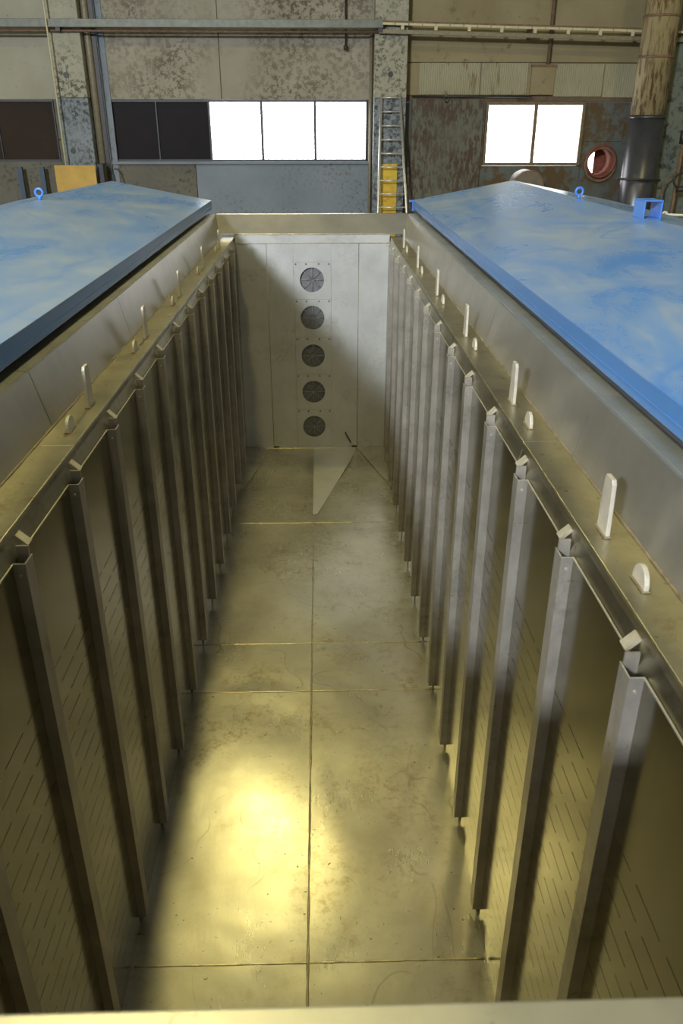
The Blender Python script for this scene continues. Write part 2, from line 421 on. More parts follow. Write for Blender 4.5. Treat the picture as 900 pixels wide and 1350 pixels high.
# floor plates, each slightly buckled
rowsY = [.55, 2.256, 4.106, 4.633, 6.529, YE + .02]
colsX = [CX - .80, -.088, CX + .80]
def buckle(x, y):
    return .0022 * math.sin(x * 4.1 + y * 2.9) + .0020 * math.sin(y * 5.3 - x * 2.2 + 1.1) + .0012 * math.sin(x * 9.0 + 0.7) * math.sin(y * 7.1)
for i in range(5):
    for j in range(2):
        x0, x1, y0, y1 = colsX[j] + .0004, colsX[j + 1] - .0004, rowsY[i] + .0005, rowsY[i + 1] - .0005
        nx, ny = 14, max(8, int((y1 - y0) / .09)); vs, fs = [], []
        tx, ty = random.uniform(-.003, .003), random.uniform(-.002, .002)
        for b in range(ny + 1):
            for a in range(nx + 1):
                u, v = a / nx, b / ny; x = x0 + (x1 - x0) * u; y = y0 + (y1 - y0) * v
                e = min(1, 6 * min(u, 1 - u)) * min(1, 8 * min(v, 1 - v))
                vs.append((x, y, ZF + buckle(x, y) * (.35 + .9 * e)))
        for b in range(ny):
            for a in range(nx):
                k = b * (nx + 1) + a; fs.append((k, k + 1, k + nx + 2, k + nx + 1))
        MB().add(vs, fs, True).build('floor_plate', M['floor_steel'], tank)
MB().box(CX - .82, CX + .82, .5, YE + .05, ZF - .06, ZF - .008).build('tank_bottom', M['dark'], tank)
def bead(p, q, r, n=40, name='weld_seam', mat='weld'):
    p, q = Vector(p), Vector(q); pts = []; rad = []
    for i in range(n + 1):
        t = i / n; pts.append(p.lerp(q, t)); rad.append(r * random.uniform(.6, 1.15))
    return MB().tube(pts, r, 6, True, rad).build(name, M[mat], tank)
for i in range(1, 5):
    bead((CX - .76, rowsY[i], ZF), (CX + .76, rowsY[i], ZF), .006)
bead((-.088, .6, ZF), (-.088, YE, ZF), .0065, 120)
# folded gusset at the foot of the end wall; reflection painted as paler steel
MB().prism([(-.095, YE - .01), (.386, YE - .01), (.30, 8.0), (-.055, 6.69), (-.095, 6.69)], 'z', ZF + .003, ZF + .008).build('floor_gusset', M['glint_steel'], tank)
for s in (-1, 1):     # folded corner facets where floor meets side wall
    xx = sx(s, WALL)
    xi = -.556 if s < 0 else .386
    MB().add([(xi, YE - .005, ZF + .004), (xx, YE - .005, ZF + .022), (xx, 7.05 if s < 0 else 7.3, ZF + .006)], [(0, 1, 2)]).build('corner_fold', M['floor_steel'], tank)

# side walls, pegs, ribs
RS, R0 = .536, 1.374
PEG0 = 1.474
ZTOP, ZRB = -1.075, -3.2
ribY = [R0 + RS * n for n in range(-1, 13)]
# slotted sheet between two ribs: real slots, alternate rows shifted
def slot_panel(w, zt, zb):
    vs, fs = [], []
    def q(y0, y1, za, zb_):
        b = len(vs); vs.extend([(0, y0, za), (0, y1, za), (0, y1, zb_), (0, y0, zb_)]); fs.append((b, b + 1, b + 2, b + 3))
    z = zt; sh = .0032; r = 0; zr = -1.53
    while zr > zb + .05:
        q(0, w, z, zr)
        pos = [(.012, .150), (.185, .325), (.360, .500)] if r % 2 == 0 else [(.0, .088), (.120, .255), (.290, .425), (.458, .53)]
        y = 0
        for a, b in pos:
            a, b = max(a, .006), min(b, w - .006)
            if b - a < .02: continue
            q(y, a, zr, zr - sh); y = b
        q(y, w, zr, zr - sh)
        z = zr - sh; zr -= .0785; r += 1
    q(0, w, z, zb)
    return vs, fs
pw = RS - .062
vs, fs = slot_panel(pw, ZTOP, ZF)
pm = {}
for s in (-1, 1):
    pm[s] = MB().add(vs, fs).mesh('slotted_panel', M['wall_steel'])
edge_me = MB().box(-.0016, .0016, 0, pw, -.003, .001).mesh('sheet_edge', M['edge'])
rib_me, post_me, cap_me, peg_me = {}, {}, {}, {}
RD, RW, TH = .035, .060, .0025
for s in (-1, 1):
    i = -s                                  # inward direction
    m = MB()
    def bx(m, a, b, y0, y1, z0, z1):
        a, b = sorted((a, b)); m.box(a, b, y0, y1, z0, z1)
    bx(m, 0, i * RD, 0, TH, ZRB, ZTOP); bx(m, i * (RD - TH), i * RD, TH, RW - TH, ZRB, ZTOP); bx(m, 0, i * RD, RW - TH, RW, ZRB, ZTOP)
    bx(m, 0, i * RD, 0, RW, ZRB - .002, ZRB)
    rib_me[s] = m.mesh('rib', M['rib'])
    m = MB(); bx(m, -i * .004, i * (RD - .005), .050, RW - .004, ZTOP - .10, -1.044); post_me[s] = m.mesh('post', M['rib'])
    m = MB()
    bx(m, 0, i * RD, 0, TH, ZTOP, ZTOP + .0022); bx(m, i * (RD - TH), i * RD, 0, RW, ZTOP, ZTOP + .0022)
    cap_me[s] = m.mesh('sheet_edge', M['edge'])
    # peg: flat bar sloping down and inwards from under the lip
    m = MB(); L, T = .044, .009; a = math.radians(44); cx, cz = math.cos(a) * i, -math.sin(a)
    nx, nz = math.sin(a) * i, math.cos(a)
    p = [(0, 0), (cx * L, cz * L), (cx * L + nx * T, cz * L + nz * T), (nx * T, nz * T)]
    m.prism(p, 'y', -.017, .017); peg_me[s] = m.mesh('peg', M['peg'])
riv_me = MB().tube([(0, .002, 0), (0, -.003, 0)], .0042, 8).mesh('rivet', M['peg'])
for s in (-1, 1):
    xw = sx(s, WALL)
    back = MB(); sbox(back, s, .80, .83, YS + .05, YE + .05, ZF - .02, ZL - .004)
    back.build('tank_wall', M['dark'], tank)
    # upper backing strip seen above the slotted sheets
    up = MB(); sbox(up, s, .7945, .80, YS + .05, YE + .02, -1.25, ZL - .008); up.build('wall_strip', M['wall_steel'], tank)
    for n, y in enumerate(ribY):
        p = inst('slotted_panel', pm[s], (xw, y + .061, 0), tank)
        inst('sheet_edge', edge_me, (xw, y + .061, ZTOP), p)
        r = inst('rib', rib_me[s], (xw, y, 0), tank)
        inst('sheet_edge', cap_me[s], (xw, y, 0), r)
        inst('rivet', riv_me, (xw - s * .017, y, ZTOP - .035), r)
        inst('post', post_me[s], (xw, y, 0), tank)
        inst('peg', peg_me[s], (sx(s, LIP + .002), PEG0 + RS * (n - 1), -1.034), tank)
    # closing flat sheet near the end wall and near the camera
    yl = ribY[-1] + .061 + pw
    if yl < YE: MB().box(xw - .001, xw + .001, yl, YE + .01, ZF, ZTOP).build('end_sheet', M['wall_steel'], tank)
    MB().box(xw - .001, xw + .001, YS + .06, ribY[0] + .002, ZF, ZTOP).build('end_sheet', M['wall_steel'], tank)
    # ledge with turned-down lip
    jl = [YS, 2.62, 4.78, 6.9, YE + .03]
    for k in range(4):
        m = MB(); a, b = jl[k] + .0004, jl[k + 1] - .0004
        sbox(m, s, LIP, JUN + .01, a, b, ZL - .006, ZL); m.prism([(sx(s, LIP), ZL - .006), (sx(s, LIP), -1.03), (sx(s, WALL + .004), ZTOP - .004), (sx(s, WALL + .004), -1.2), (sx(s, WALL + .009), -1.2), (sx(s, WALL + .009), ZTOP - .004), (sx(s, LIP + .005), -1.03), (sx(s, LIP + .005), ZL - .006)], 'y', a, b)
        m.build('ledge', M['ledge'], tank, bevel=.0025)
    # leaning upstand panels with a top flange
    js = [YS, 2.47, 4.03, 5.6, 7.1, 8.55] if s > 0 else [YS, 1.35, 2.81, 4.2, 5.64, 7.1, 8.55]
    for k in range(len(js) - 1):
        a, b = js[k] + .0025, js[k + 1] - .0025
        m = MB(); t = .006
        m.prism([(sx(s, JUN), ZL), (sx(s, TOP), ZU), (sx(s, OUT), ZU), (sx(s, OUT), ZU - t), (sx(s, TOP + t), ZU - t), (sx(s, JUN + t), ZL)], 'y', a, b)
        u = m.build('upstand_panel', M['upstand'], tank)
        m = MB(); sbox(m, s, TOP + .012, OUT, a, b, ZU, ZU + .003); m.build('flange_strip', M['flange'], u)
    bead((sx(s, JUN), YS + .1, ZL + .001), (sx(s, JUN), YE, ZL + .001), .0055, 160, mat='weld_dark')
    # upright bars and half-round lugs on the ledge
    h = .845; xc = sx(s, h)
    for n in range(6):
        y = 1.92 + 1.14 * n
        hgt = .165
        pts = [(y - .038, ZL), (y + .038, ZL), (y + .030, ZL + hgt - .012), (y + .022, ZL + hgt), (y - .022, ZL + hgt), (y - .030, ZL + hgt - .012)]
        b_ = MB().prism(pts, 'x', xc - .006, xc + .006).build('upright_bar', M['stub'], tank, bevel=.0015)
        MB().box(xc - .011, xc + .011, y - .043, y + .043, ZL, ZL + .005).build('weld_foot', M['weld_dark'], b_, bevel=.002)
        y = 1.64 + 1.14 * n
        pts = [(y + .040 * math.cos(a), ZL + .055 * math.sin(a) ** .8) for a in [math.pi * k / 12 for k in range(13)]]
        b_ = MB().prism(pts, 'x', xc - .006, xc + .006).build('lug', M['stub'], tank, bevel=.0012)
        MB().box(xc - .011, xc + .011, y - .043, y + .043, ZL, ZL + .005).build('weld_foot', M['weld_dark'], b_, bevel=.002)
    # closed compartment beside the tank, under the blue lid
    m = MB(); sbox(m, s, OUT + .06, 3.0, YS - .2, 8.6, FL, -.7875); m.build('side_compartment', M['dark'], tank)

# end wall
xl, xr = CX - WALL - .02, CX + WALL + .02
MB().box(xl, xr, YE + .05, YE + .08, ZF - .05, -.95).build('tank_wall', M['dark'], tank)
xj0, xj1 = -.545, .392
vp0, vp1 = -.275, .108
vz1 = at(412, 345, YE).z
vents = [at(412.5, y, YE).z for y in (369, 419, 469, 516.5, 562)]
vx = -.088
MB().box(xl, xj0 - .003, YE + .004, YE + .02, ZF, -1.05).build('end_panel', M['end'], tank)
MB().box(xj1 + .003, xr, YE + .004, YE + .02, ZF, -1.05).build('end_panel', M['end'], tank)
MB().box(xj0 + .003, vp0 - .001, YE, YE + .016, ZF + .03, -1.05).box(xj0 + .06, vp0 - .001, YE, YE + .016, ZF, ZF + .03).build('end_panel', M['end'], tank)
MB().box(vp1 + .001, xj1 - .003, YE, YE + .016, ZF + .03, -1.05).box(vp1 + .001, xj1 - .06, YE, YE + .016, ZF, ZF + .03).build('end_panel', M['end'], tank)
MB().box(vp0, vp1, YE, YE + .016, vz1, -1.05).build('end_panel', M['end'], tank)
# joint rods
for x in (xj0, xj1):
    MB().tube([(x, YE + .012, ZF), (x, YE + .012, -1.06)], .005, 6).build('joint_rod', M['rib'], tank)
# header strip, leaning end upstand
MB().box(xl + .01, xr - .01, YE - .006, YE + .04, -1.05, -.965).build('end_header', M['end'], tank, bevel=.002)
MB().prism([(YE - .008, -.965), (YE + .14, ZU), (YE + .22, ZU), (YE + .22, ZU - .006), (YE + .15, ZU - .006), (YE + .0, -.965)], 'x', CX - TOP - .0, CX + TOP + .0).build('end_upstand', M['upstand'], tank, bevel=.002)
bead((xl + .02, YE - .012, -.966), (xr - .02, YE - .012, -.966), .006)
bead((xl + .02, YE - .008, -1.052), (xr - .02, YE - .008, -1.052), .004)
bead((xl, YE - .004, ZF + .004), (xr, YE - .004, ZF + .004), .008)
# vent plates with round openings and wire guards
edges_z = [vz1] + [(vents[i] + vents[i + 1]) / 2 for i in range(4)] + [ZF + .002]
vr = .124
for i, zc in enumerate(vents):
    za, zb = edges_z[i], edges_z[i + 1]
    vs, fs = [], []; N = 40
    xm_ = (vp0 + vp1) / 2; hw_ = (vp1 - vp0) / 2 - .001
    angs = sorted([2 * math.pi * (k + .5) / 36 for k in range(36)] + [math.atan2(q, p_) % (2 * math.pi) for p_ in (hw_, -hw_) for q in (za - .001 - zc, -(zc - zb - .001))])
    for y in (YE - .004, YE + .012):
        for a in angs:
            c, s_ = math.cos(a), math.sin(a)
            hw = (vp1 - vp0) / 2 - .001; xm = (vp0 + vp1) / 2
            hu, hd = za - .001 - zc, zc - zb - .001
            hh = hu if s_ > 0 else hd
            f = min(hw / abs(c) if abs(c) > 1e-6 else 9, hh / abs(s_) if abs(s_) > 1e-6 else 9)
            # outer point on the rectangle around the vent centre
            ox, oz = xm + c * f, zc + s_ * f
            vs += [(vx + c * vr, y, zc + s_ * vr), (ox, y, oz)]
    for k in range(N):
        a, b = 2 * k, 2 * ((k + 1) % N)
        fs += [(a, a + 1, b + 1, b), (a + 2 * N, b + 2 * N, b + 1 + 2 * N, a + 1 + 2 * N), (a, b, b + 2 * N, a + 2 * N), (a + 1, b + 1, b + 1 + 2 * N, a + 1 + 2 * N)]
    p = MB().add(vs, fs).build('vent_plate', M['end'], tank)
    v = MB().tube([(vx, YE + .03, zc), (vx, YE + .04, zc)], vr + .006, 36).build('fan_vent', M['vent'], tank)
    # shallow fan: hub and blades behind the guard
    h = MB().tube([(vx, YE + .012, zc), (vx, YE + .034, zc)], .030, 18).build('hub', M['vent'], v)
    for k in range(8):
        a = math.pi * 2 * k / 8
        c, s_ = math.cos(a), math.sin(a)
        MB().tube([(vx, YE + .002, zc), (vx + c * vr, YE + .004, zc + s_ * vr)], .0026, 6).build('guard_wire', M['spoke'], v)
    for bxx in (vp0 + .022, (vp0 + vp1) / 2 - .065, (vp0 + vp1) / 2 + .065, vp1 - .022):
        MB().tube([(bxx, YE + .002, za - .022), (bxx, YE - .010, za - .022)], .008, 8).build('bolt', M['seamdark'], p)
ra, rb = at(455.5, 572, YE - .02), at(462.5, 583.5, YE - .03)
MB().tube([(ra.x, YE + .003, ra.z + .01), ra, rb], .008, 8).build('wall_stub', M['seamdark'], tank)
# near end of the tank: rim, wall
MB().prism([(YS, ZU), (YS + .05, ZL), (YS + .044, ZL), (YS - .006, ZU - .006), (YS - .10, ZU - .006), (YS - .10, ZU)], 'x', CX - 1.05, CX + 1.05).build('near_rim', M['flange'], tank, bevel=.004)
MB().box(CX - .95, CX + .95, YS + .04, YS + .055, ZF - .05, ZL).build('near_wall', M['wall_steel'], tank)

# ------------------------------------------------------------------ blue lids
def lid(s, label):
    xe, xr_ = (-1.101, -2.083) if s < 0 else (.961, 1.96)
    xo = 2 * xr_ - xe
    ze, zr, zb = -.67, -.485, -.757
    y0, y1 = .1, 8.68
    root = empty('tank_lid', ((xe + xo) / 2, (y0 + y1) / 2, zb)); tag(root, label, 'tank lid')
    t = .006
    cuts = [y0, 2.0, 4.18, 6.4, y1]
    for k in range(4):
        a, b = cuts[k] + .0006, cuts[k + 1] - .0006
        MB().prism([(xe, ze), (xr_, zr), (xr_, zr - t), (xe, ze - t)], 'y', a, b).build('roof_sheet', M['lid'], root)
        MB().prism([(xo, ze), (xr_, zr), (xr_, zr - t), (xo, ze - t)], 'y', a, b).build('roof_sheet', M['lid'], root)
    for xf in (xe, xo):
        a, b = sorted((xf, xf - math.copysign(.03, xf - xr_)))
        MB().box(a, b, y0, y1, zb, ze - .001).build('fascia', M['lid_side'], root, bevel=.004)
        i_ = -math.copysign(1, xf - xr_)
        MB().box(xf - .003, xf + .003, y0, y1, zb + .030, zb + .034).build('fascia_seam', M['lid_side'], root)
    for yy in (y0, y1 - .012):
        MB().prism([(xe, zb), (xe, ze - .002), (xr_, zr - .003), (xo, ze - .002), (xo, zb)], 'y', yy, yy + .012).build('gable', M['lid_side'], root)
    # blocks it rests on
    for yy in (.6, 2.6, 4.6, 6.6, 8.3):
        for xs_ in (xe + s * .12, xo - s * .2):
            MB().box(xs_ - .03, xs_ + .03, yy - .05, yy + .05, -.787, ze - .01).build('spacer_block', M['lid_side'], root)
    # lifting eye on the ridge
    ye = 6.40
    e = MB().torus((xr_, ye, zr + .048), .027, .010, 'y', 24, 8).build('lifting_eye', M['blue_bright'], root)
    MB().tube([(xr_, ye, zr - .004), (xr_, ye, zr + .024)], .014, 10).build('eye_shank', M['blue_bright'], e)
    if s > 0:
        # open rectangular bracket standing on the ridge
        yb0, yb1 = 4.93, 5.10
        m = MB(); X0, X1, zt = xr_ - .055, xr_ + .055, zr + .10
        m.box(X0, X1, yb0, yb1, zt - .008, zt).box(X0, X1, yb0, yb1, zr - .01, zr - .002)
        m.box(X0, X0 + .008, yb0, yb1, zr - .002, zt - .008).box(X1 - .008, X1, yb0, yb1, zr - .002, zt - .008)
        m.build('box_bracket', M['blue_bright'], root, bevel=.002)
        m = MB().box(xe - .045, xe + .01, y1, y1 + .03, ze - .02, ze).box(xe - .012, xe + .01, y1, y1 + .03, zb - .02, ze - .02)
        m.build('corner_clamp', M['blue_bright'], root, bevel=.002)
    return root
lid(-1, 'dusty blue gabled steel lid beside the tank, nearest the yellow plywood sheet')
lid(1, 'dusty blue gabled steel lid beside the tank, with a box bracket on its ridge')

# ------------------------------------------------------------------ columns, pipes and things on the far wall
def column(px0, px1, py, mat, label, depth=.4):
    Y = YF - depth
    x0, x1 = xat(px0, py, Y), xat(px1, py, Y)
    root = empty('concrete_column', ((x0 + x1) / 2, YF - depth / 2, FL)); tag(root, label, 'column')
    zp = zat(129, Y)
    MB().box(x0, x1, Y, YF, zp, ZT).build('upper_shaft', mat, root, bevel=.015)
    MB().box(x0, x1, Y, YF, FL, zp - .004).build('lower_shaft', M['column_low'], root, bevel=.015)
    return root, x0, x1, Y
colA, a0, a1, yA = column(65.5, 107, 60, M['column'], 'mottled concrete column behind the yellow plywood sheet', .35)
colB, b0, b1, yB = column(494, 537.5, 60, M['column'], 'mottled concrete column with an aluminium ladder leaning on it', .35)
def boltring(col, px, py, Y, r=.05):
    p = at(px, py, Y)
    MB().tube([(p.x, Y + .01, p.z), (p.x, Y - .015, p.z)], r, 16).build('bolt_hole', M['dark_metal'], col)
for py in (98, 147, 198): boltring(colB, 514.5, py, yB)
for px, py in ((87, 99), (96.5, 199)): boltring(colA, px, py, yA)

# beside the left column: pipe and angle post
Y = YF - .10; x = max(xat(112, 60, Y), a1 + .075)
tag(MB().tube([(x, Y, FL), (x, Y, ZT)], .07, 16).build('vertical_pipe', M['pipe_grey']), 'brownish vertical pipe against the mottled column by the boarded panes', 'pipe')
x += .115
tag(MB().box(x - .04, x + .04, YF - .12, YF - .012, FL, ZT).build('channel_post', M['dark_metal']), 'dark narrow steel channel between the vertical pipe and the grey angle post', 'post')
x += .11
tag(MB().prism([(x - .06, YF - .012), (x - .06, YF - .11), (x - .052, YF - .11), (x - .052, YF - .022), (x + .06, YF - .022), (x + .06, YF - .012)], 'z', FL, ZT).build('angle_post', M['wall_blue']), 'grey-green steel angle post beside the dark boarded panes', 'post')
# pipe at the ladder column's near corner
x = b0 - .05
tag(MB().tube([(x, YF - .07, FL), (x, YF - .07, zat(41, YF - .07))], .03, 10).build('conduit_pipe', M['pipe_grey']), 'thin grey conduit running up the corner of the ladder column', 'pipe')
# thin cable post at far left
Y = YF - .55
x = xat(65, 60, Y)
tag(MB().tube([(x, Y, FL), (x, Y, ZT)], .016, 8).build('cable', M['cream_metal']), 'thin pale cable hanging in front of the column with yellow plywood', 'cable')
# hanging rod above the bright triple window
x = xat(455.5, 30, YF - .12)
o = empty('hanging_rod', (x, YF - .12, zat(66, YF - .12)))
tag(o, 'dark rod hanging above the bright triple window', 'rod')
MB().tube([(x, YF - .12, zat(62, YF - .12)), (x, YF - .12, ZT)], .016, 8).build('rod', M['dark_metal'], o)
MB().tube([(x, YF - .12, zat(66, YF - .12)), (x, YF - .12, zat(60, YF - .12))], .042, 10).build('plug', M['dark_metal'], o)

# horizontal beam along the wall, then the busbar rail
Y = YF - .52
xb = xat(505, 30, Y)
o = empty('wall_beam', ((XL + xb) / 2, Y, zat(36, Y))); tag(o, 'grey steel beam running along the far wall above the windows', 'beam')
MB().box(XL, xb, Y, Y + .14, zat(35.5, Y), zat(25.5, Y)).build('web', M['steel_grey'], o, bevel=.006)
MB().box(XL, xb, Y - .03, Y + .17, zat(36.5, Y), zat(35.3, Y)).build('bottom_flange', M['steel_grey'], o)
MB().tube([(XL, Y + .1, zat(40, Y)), (xb - .06, Y + .1, zat(41, Y))], .02, 8).build('conduit', M['rust_pipe'], o)
for xx in (xat(76, 40, Y), xb - .05):
    MB().box(xx - .04, xx + .04, Y, yB, zat(42, Y), zat(34, Y)).build('hanger', M['dark_metal'], o)
pa_, pb_ = at(503, 31, Y), at(900, 42.5, Y)
sl = (pb_.z - pa_.z) / (pb_.x - pa_.x)
o = empty('busbar_rail', ((pa_.x + XR) / 2, Y, pa_.z - .3)); tag(o, 'cream segmented busbar rail with small brackets on the far wall', 'rail')
def slant(m, x0, x1, dz0, dz1, y0, y1):
    za, zb_ = pa_.z + sl * (x0 - pa_.x), pa_.z + sl * (x1 - pa_.x)
    m.hexa([(x0, y0, za + dz0), (x1, y0, zb_ + dz0), (x1, y1, zb_ + dz0), (x0, y1, za + dz0), (x0, y0, za + dz1), (x1, y0, zb_ + dz1), (x1, y1, zb_ + dz1), (x0, y1, za + dz1)])
    return m
step = .253; k = 0; x = pa_.x
while x < pb_.x + 1.2:
    slant(MB(), x, x + step - .012, -.018, .022, Y, Y + .03).build('rail_segment', M['cream_metal'], o, bevel=.003)
    if k % 2 == 0 or True:
        pass
    x += step; k += 1
for px in (530.5, 574.5, 618.5, 661.5, 705.5, 749.5, 792, 835, 878):
    xx = xat(px, 36, Y)
    m = slant(MB(), xx - .028, xx + .028, -.085, -.016, Y - .012, Y + .03); m.build('rail_bracket', M['cream_metal'], o)
m = slant(MB(), pa_.x - .05, XR, .024, .055, Y + .03, Y + .10); m.build('back_rail', M['rust_pipe'], o)
m = slant(MB(), pa_.x - .05, XR, -.15, -.085, Y + .03, Y + .09); m.build('lower_rail', M['pipe_grey'], o)
for px in (530, 705, 878):
    xx = xat(px, 38, Y); slant(MB(), xx - .03, xx + .03, -.14, .05, Y + .05, YF if px > 600 else yB).build('wall_arm', M['rust_pipe'], o)

# corrugated sheets above the right windows
def corrugated(px0, px1, py0, py1, label):
    Y = YF - .036
    x0, x1, z1, z0 = xat(px0, py0, Y), xat(px1, py0, Y), zat(py0, Y), zat(py1, Y)
    n = int((x1 - x0) / .0105); vs, fs = [], []
    for i in range(n + 1):
        x = x0 + (x1 - x0) * i / n; y = Y + (.0 if i % 4 in (0, 1) else .018)
        vs += [(x, y, z0), (x, y, z1), (x, YF - .003, z0), (x, YF - .003, z1)]
    for i in range(n):
        b = 4 * i
        fs += [(b, b + 4, b + 5, b + 1), (b + 2, b + 3, b + 7, b + 6), (b + 1, b + 5, b + 7, b + 3), (b, b + 2, b + 6, b + 4)]
    fs += [(0, 1, 3, 2), (4 * n, 4 * n + 2, 4 * n + 3, 4 * n + 1)]
    return tag(MB().add(vs, fs).build('corrugated_sheet', M['corrugated']), label, 'panel')
corrugated(553, 634, 82.5, 124.5, 'cream corrugated sheet above the rust-streaked plate')
corrugated(635.5, 697.5, 82.5, 124.5, 'cream corrugated sheet between the rust-streaked plate and the square wall box')
corrugated(733, 797, 83.5, 127, 'cream corrugated sheet between the square wall box and another such sheet')
corrugated(798.5, 843, 83.5, 128, 'narrow cream corrugated sheet next to the stained yellow duct')
Y = YF - .07
o = empty('wall_box', (xat(715, 105, Y), Y, zat(125, Y))); tag(o, 'square rusty-brown wall box between the cream corrugated sheets', 'box')
x0, x1 = xat(700, 105, Y), xat(731, 105, Y)
MB().box(x0, x1, Y, YF, zat(124.5, Y), zat(85, Y)).build('body', M['wall_ochre'], o, bevel=.01)
MB().box(x0 - .01, x1 + .01, Y - .02, YF, zat(87.5, Y), zat(84.5, Y)).build('cap', M['rust_pipe'], o)
x = xat(724.5, 60, YF - .04)
tag(MB().tube([(x, YF - .055, zat(84.5, YF - .05)), (x, YF - .055, ZT)], .035, 8).build('downpipe', M['rust_pipe']), 'rusty pipe running up from the square wall box', 'pipe')
# rust plate
Y = YF - .06
x0, x1 = xat(541.5, 190, Y), xat(634, 190, Y)
o = empty('rusty_plate', ((x0 + x1) / 2, Y, FL + 1.5)); tag(o, 'large rust-streaked steel plate between ladder column and bright double window', 'plate')
MB().box(x0, x1, Y, YF, FL, zat(130.5, Y)).build('plate', M['rust'], o, bevel=.008)
MB().tube([(x0 - .02, Y - .03, zat(126.5, Y)), (xat(700, 127, Y), Y - .03, zat(127.5, Y))], .018, 8).build('top_rail', M['dark_metal'], o)
p = at(588.5, 131, Y - .03)
MB().torus((p.x, Y - .03, p.z), .045, .012, 'y').build('hook_ring', M['dark_metal'], o)
p2 = at(586, 120, Y - .03)
MB().tube([(p2.x, Y - .03, p2.z), (p.x, Y - .03, p.z + .05)], .02, 8).build('hook', M['pipe_grey'], o)

# porthole
o = empty('wall_sleeve', (hx, YF, hz - hr)); tag(o, 'round red-brown pipe sleeve through the wall with daylight inside', 'porthole')
N = 40; vs, fs = [], []
for (r_, y) in ((hr + .035, YF - .05), (hr + .035, YF + .02), (hr - .012, YF + .02)): pass
prof = [(hr + .03, YF + .0), (hr + .03, YF - .06), (hr - .015, YF - .06), (hr - .02, YF + .62)]
for r_, y in prof:
    for k in range(N):
        a = 2 * math.pi * k / N; vs.append((hx + r_ * math.cos(a), y, hz + r_ * math.sin(a)))
for j in range(3):
    for k in range(N): fs.append((j * N + k, j * N + (k + 1) % N, (j + 1) * N + (k + 1) % N, (j + 1) * N + k))
MB().add(vs, fs, True).build('sleeve', M['sleeve'], o)
# half-shut damper at the outer end and the lit opening beside it
mb = MB(); pts = [(hx + (hr - .02) * math.cos(a), hz + (hr - .02) * math.sin(a)) for a in [2 * math.pi * k / N for k in range(N)]]
mb.prism(pts, 'y', YF + .62, YF + .64).build('outer_glass', M['pane'], o)
pts = [(px_, pz_) for px_, pz_ in pts if px_ > hx + .0]
pts.sort(key=lambda q: math.atan2(q[1] - hz, q[0] - hx - .05))
MB().prism(pts, 'y', YF + .56, YF + .58).build('damper_plate', M['sleeve'], o)
MB().torus((hx - .0, YF - .03, hz - .06), .31, .03, 'y', 36, 8).build('collar', M['rust_pipe'], o)

# yellow boards, ladder
Y = YF - .75
p0, p1 = at(71, 218, Y), at(125, 218, Y)
tag(MB().box(p0.x, p1.x, Y, Y + .02, FL, p0.z).build('plywood_sheet', M['yellow_board'], bevel=.003), 'yellow plywood sheet standing in front of the mottled column', 'board')
Y = yB - .04
p0, p1 = at(502, 216, Y), at(523.5, 216, Y)
tag(MB().box(p0.x, p1.x, Y, Y + .02, FL, p0.z).build('warning_board', M['yellow_sign']), 'worn yellow board on the column behind the ladder', 'board')
lt, lb = yB - .06, yB - .75           # ladder top and foot distance
ztop = zat(124, lt)
def lad(px, py):
    # intersect the view of a point on the ladder plane
    Y = lt
    for _ in range(12):
        p = at(px, py, Y); t = (ztop - p.z) / (ztop - FL); Y = lt + (lb - lt) * t
    return at(px, py, Y)
o = empty('ladder', (1.35, lb, FL)); tag(o, 'tapered aluminium ladder leaning on the mottled column', 'ladder')
L0, L1 = lad(503, 124), lad(498, 277)
R0_, R1_ = lad(527, 124), lad(535.5, 277)
def ext(a, b): t = (FL - a.z) / (b.z - a.z); return a + (b - a) * t
Lf, Rf = ext(L0, L1), ext(R0_, R1_)
for a, b in ((L0, Lf), (R0_, Rf)):
    MB().tube([a, b], .024, 8).build('stile', M['aluminium'], o)
nr = 19; dz = .2425
for k in range(nr):
    t = (.06 + k * dz) / (ztop - FL)
    if t > .97: break
    MB().tube([L0.lerp(Lf, t), R0_.lerp(Rf, t)], .014, 8).build('rung', M['aluminium'], o)

# vertical duct
Y = YF - .85
pt, pj = at(861, 100, Y), at(852, 155, Y)
xd = pt.x
o = empty('vertical_duct', (xd, Y, FL)); tag(o, 'thick vertical duct, stained yellow above and dark grey below', 'duct')
MB().tube([(xd, Y, pj.z), (xd, Y, ZT)], .315, 36).build('yellow_lagging', M['duct_yellow'], o)
MB().tube([(xd, Y, FL), (xd, Y, pj.z + .04)], .325, 36).build('grey_jacket', M['duct_grey'], o)
MB().tube([(xd, Y, pj.z - .02), (xd, Y, pj.z + .03)], .333, 36).build('collar', M['duct_grey'], o)
for py in (76, 22): 
    zz = at(861, py, Y).z; MB().tube([(xd, Y, zz - .02), (xd, Y, zz + .02)], .325, 36).build('clamp_band', M['rust_pipe'], o)
# bracket bar in front of the duct
zz = at(830, 236, Y - .4).z
tag(MB().tube([(xat(813, 236, Y - .35), Y - .35, zz), (xat(870, 240, Y - .35), Y - .35, zz - .03)], .02, 8).build('bracket_bar', M['dark_metal']), 'dark bar across the front of the grey lower duct', 'bar')
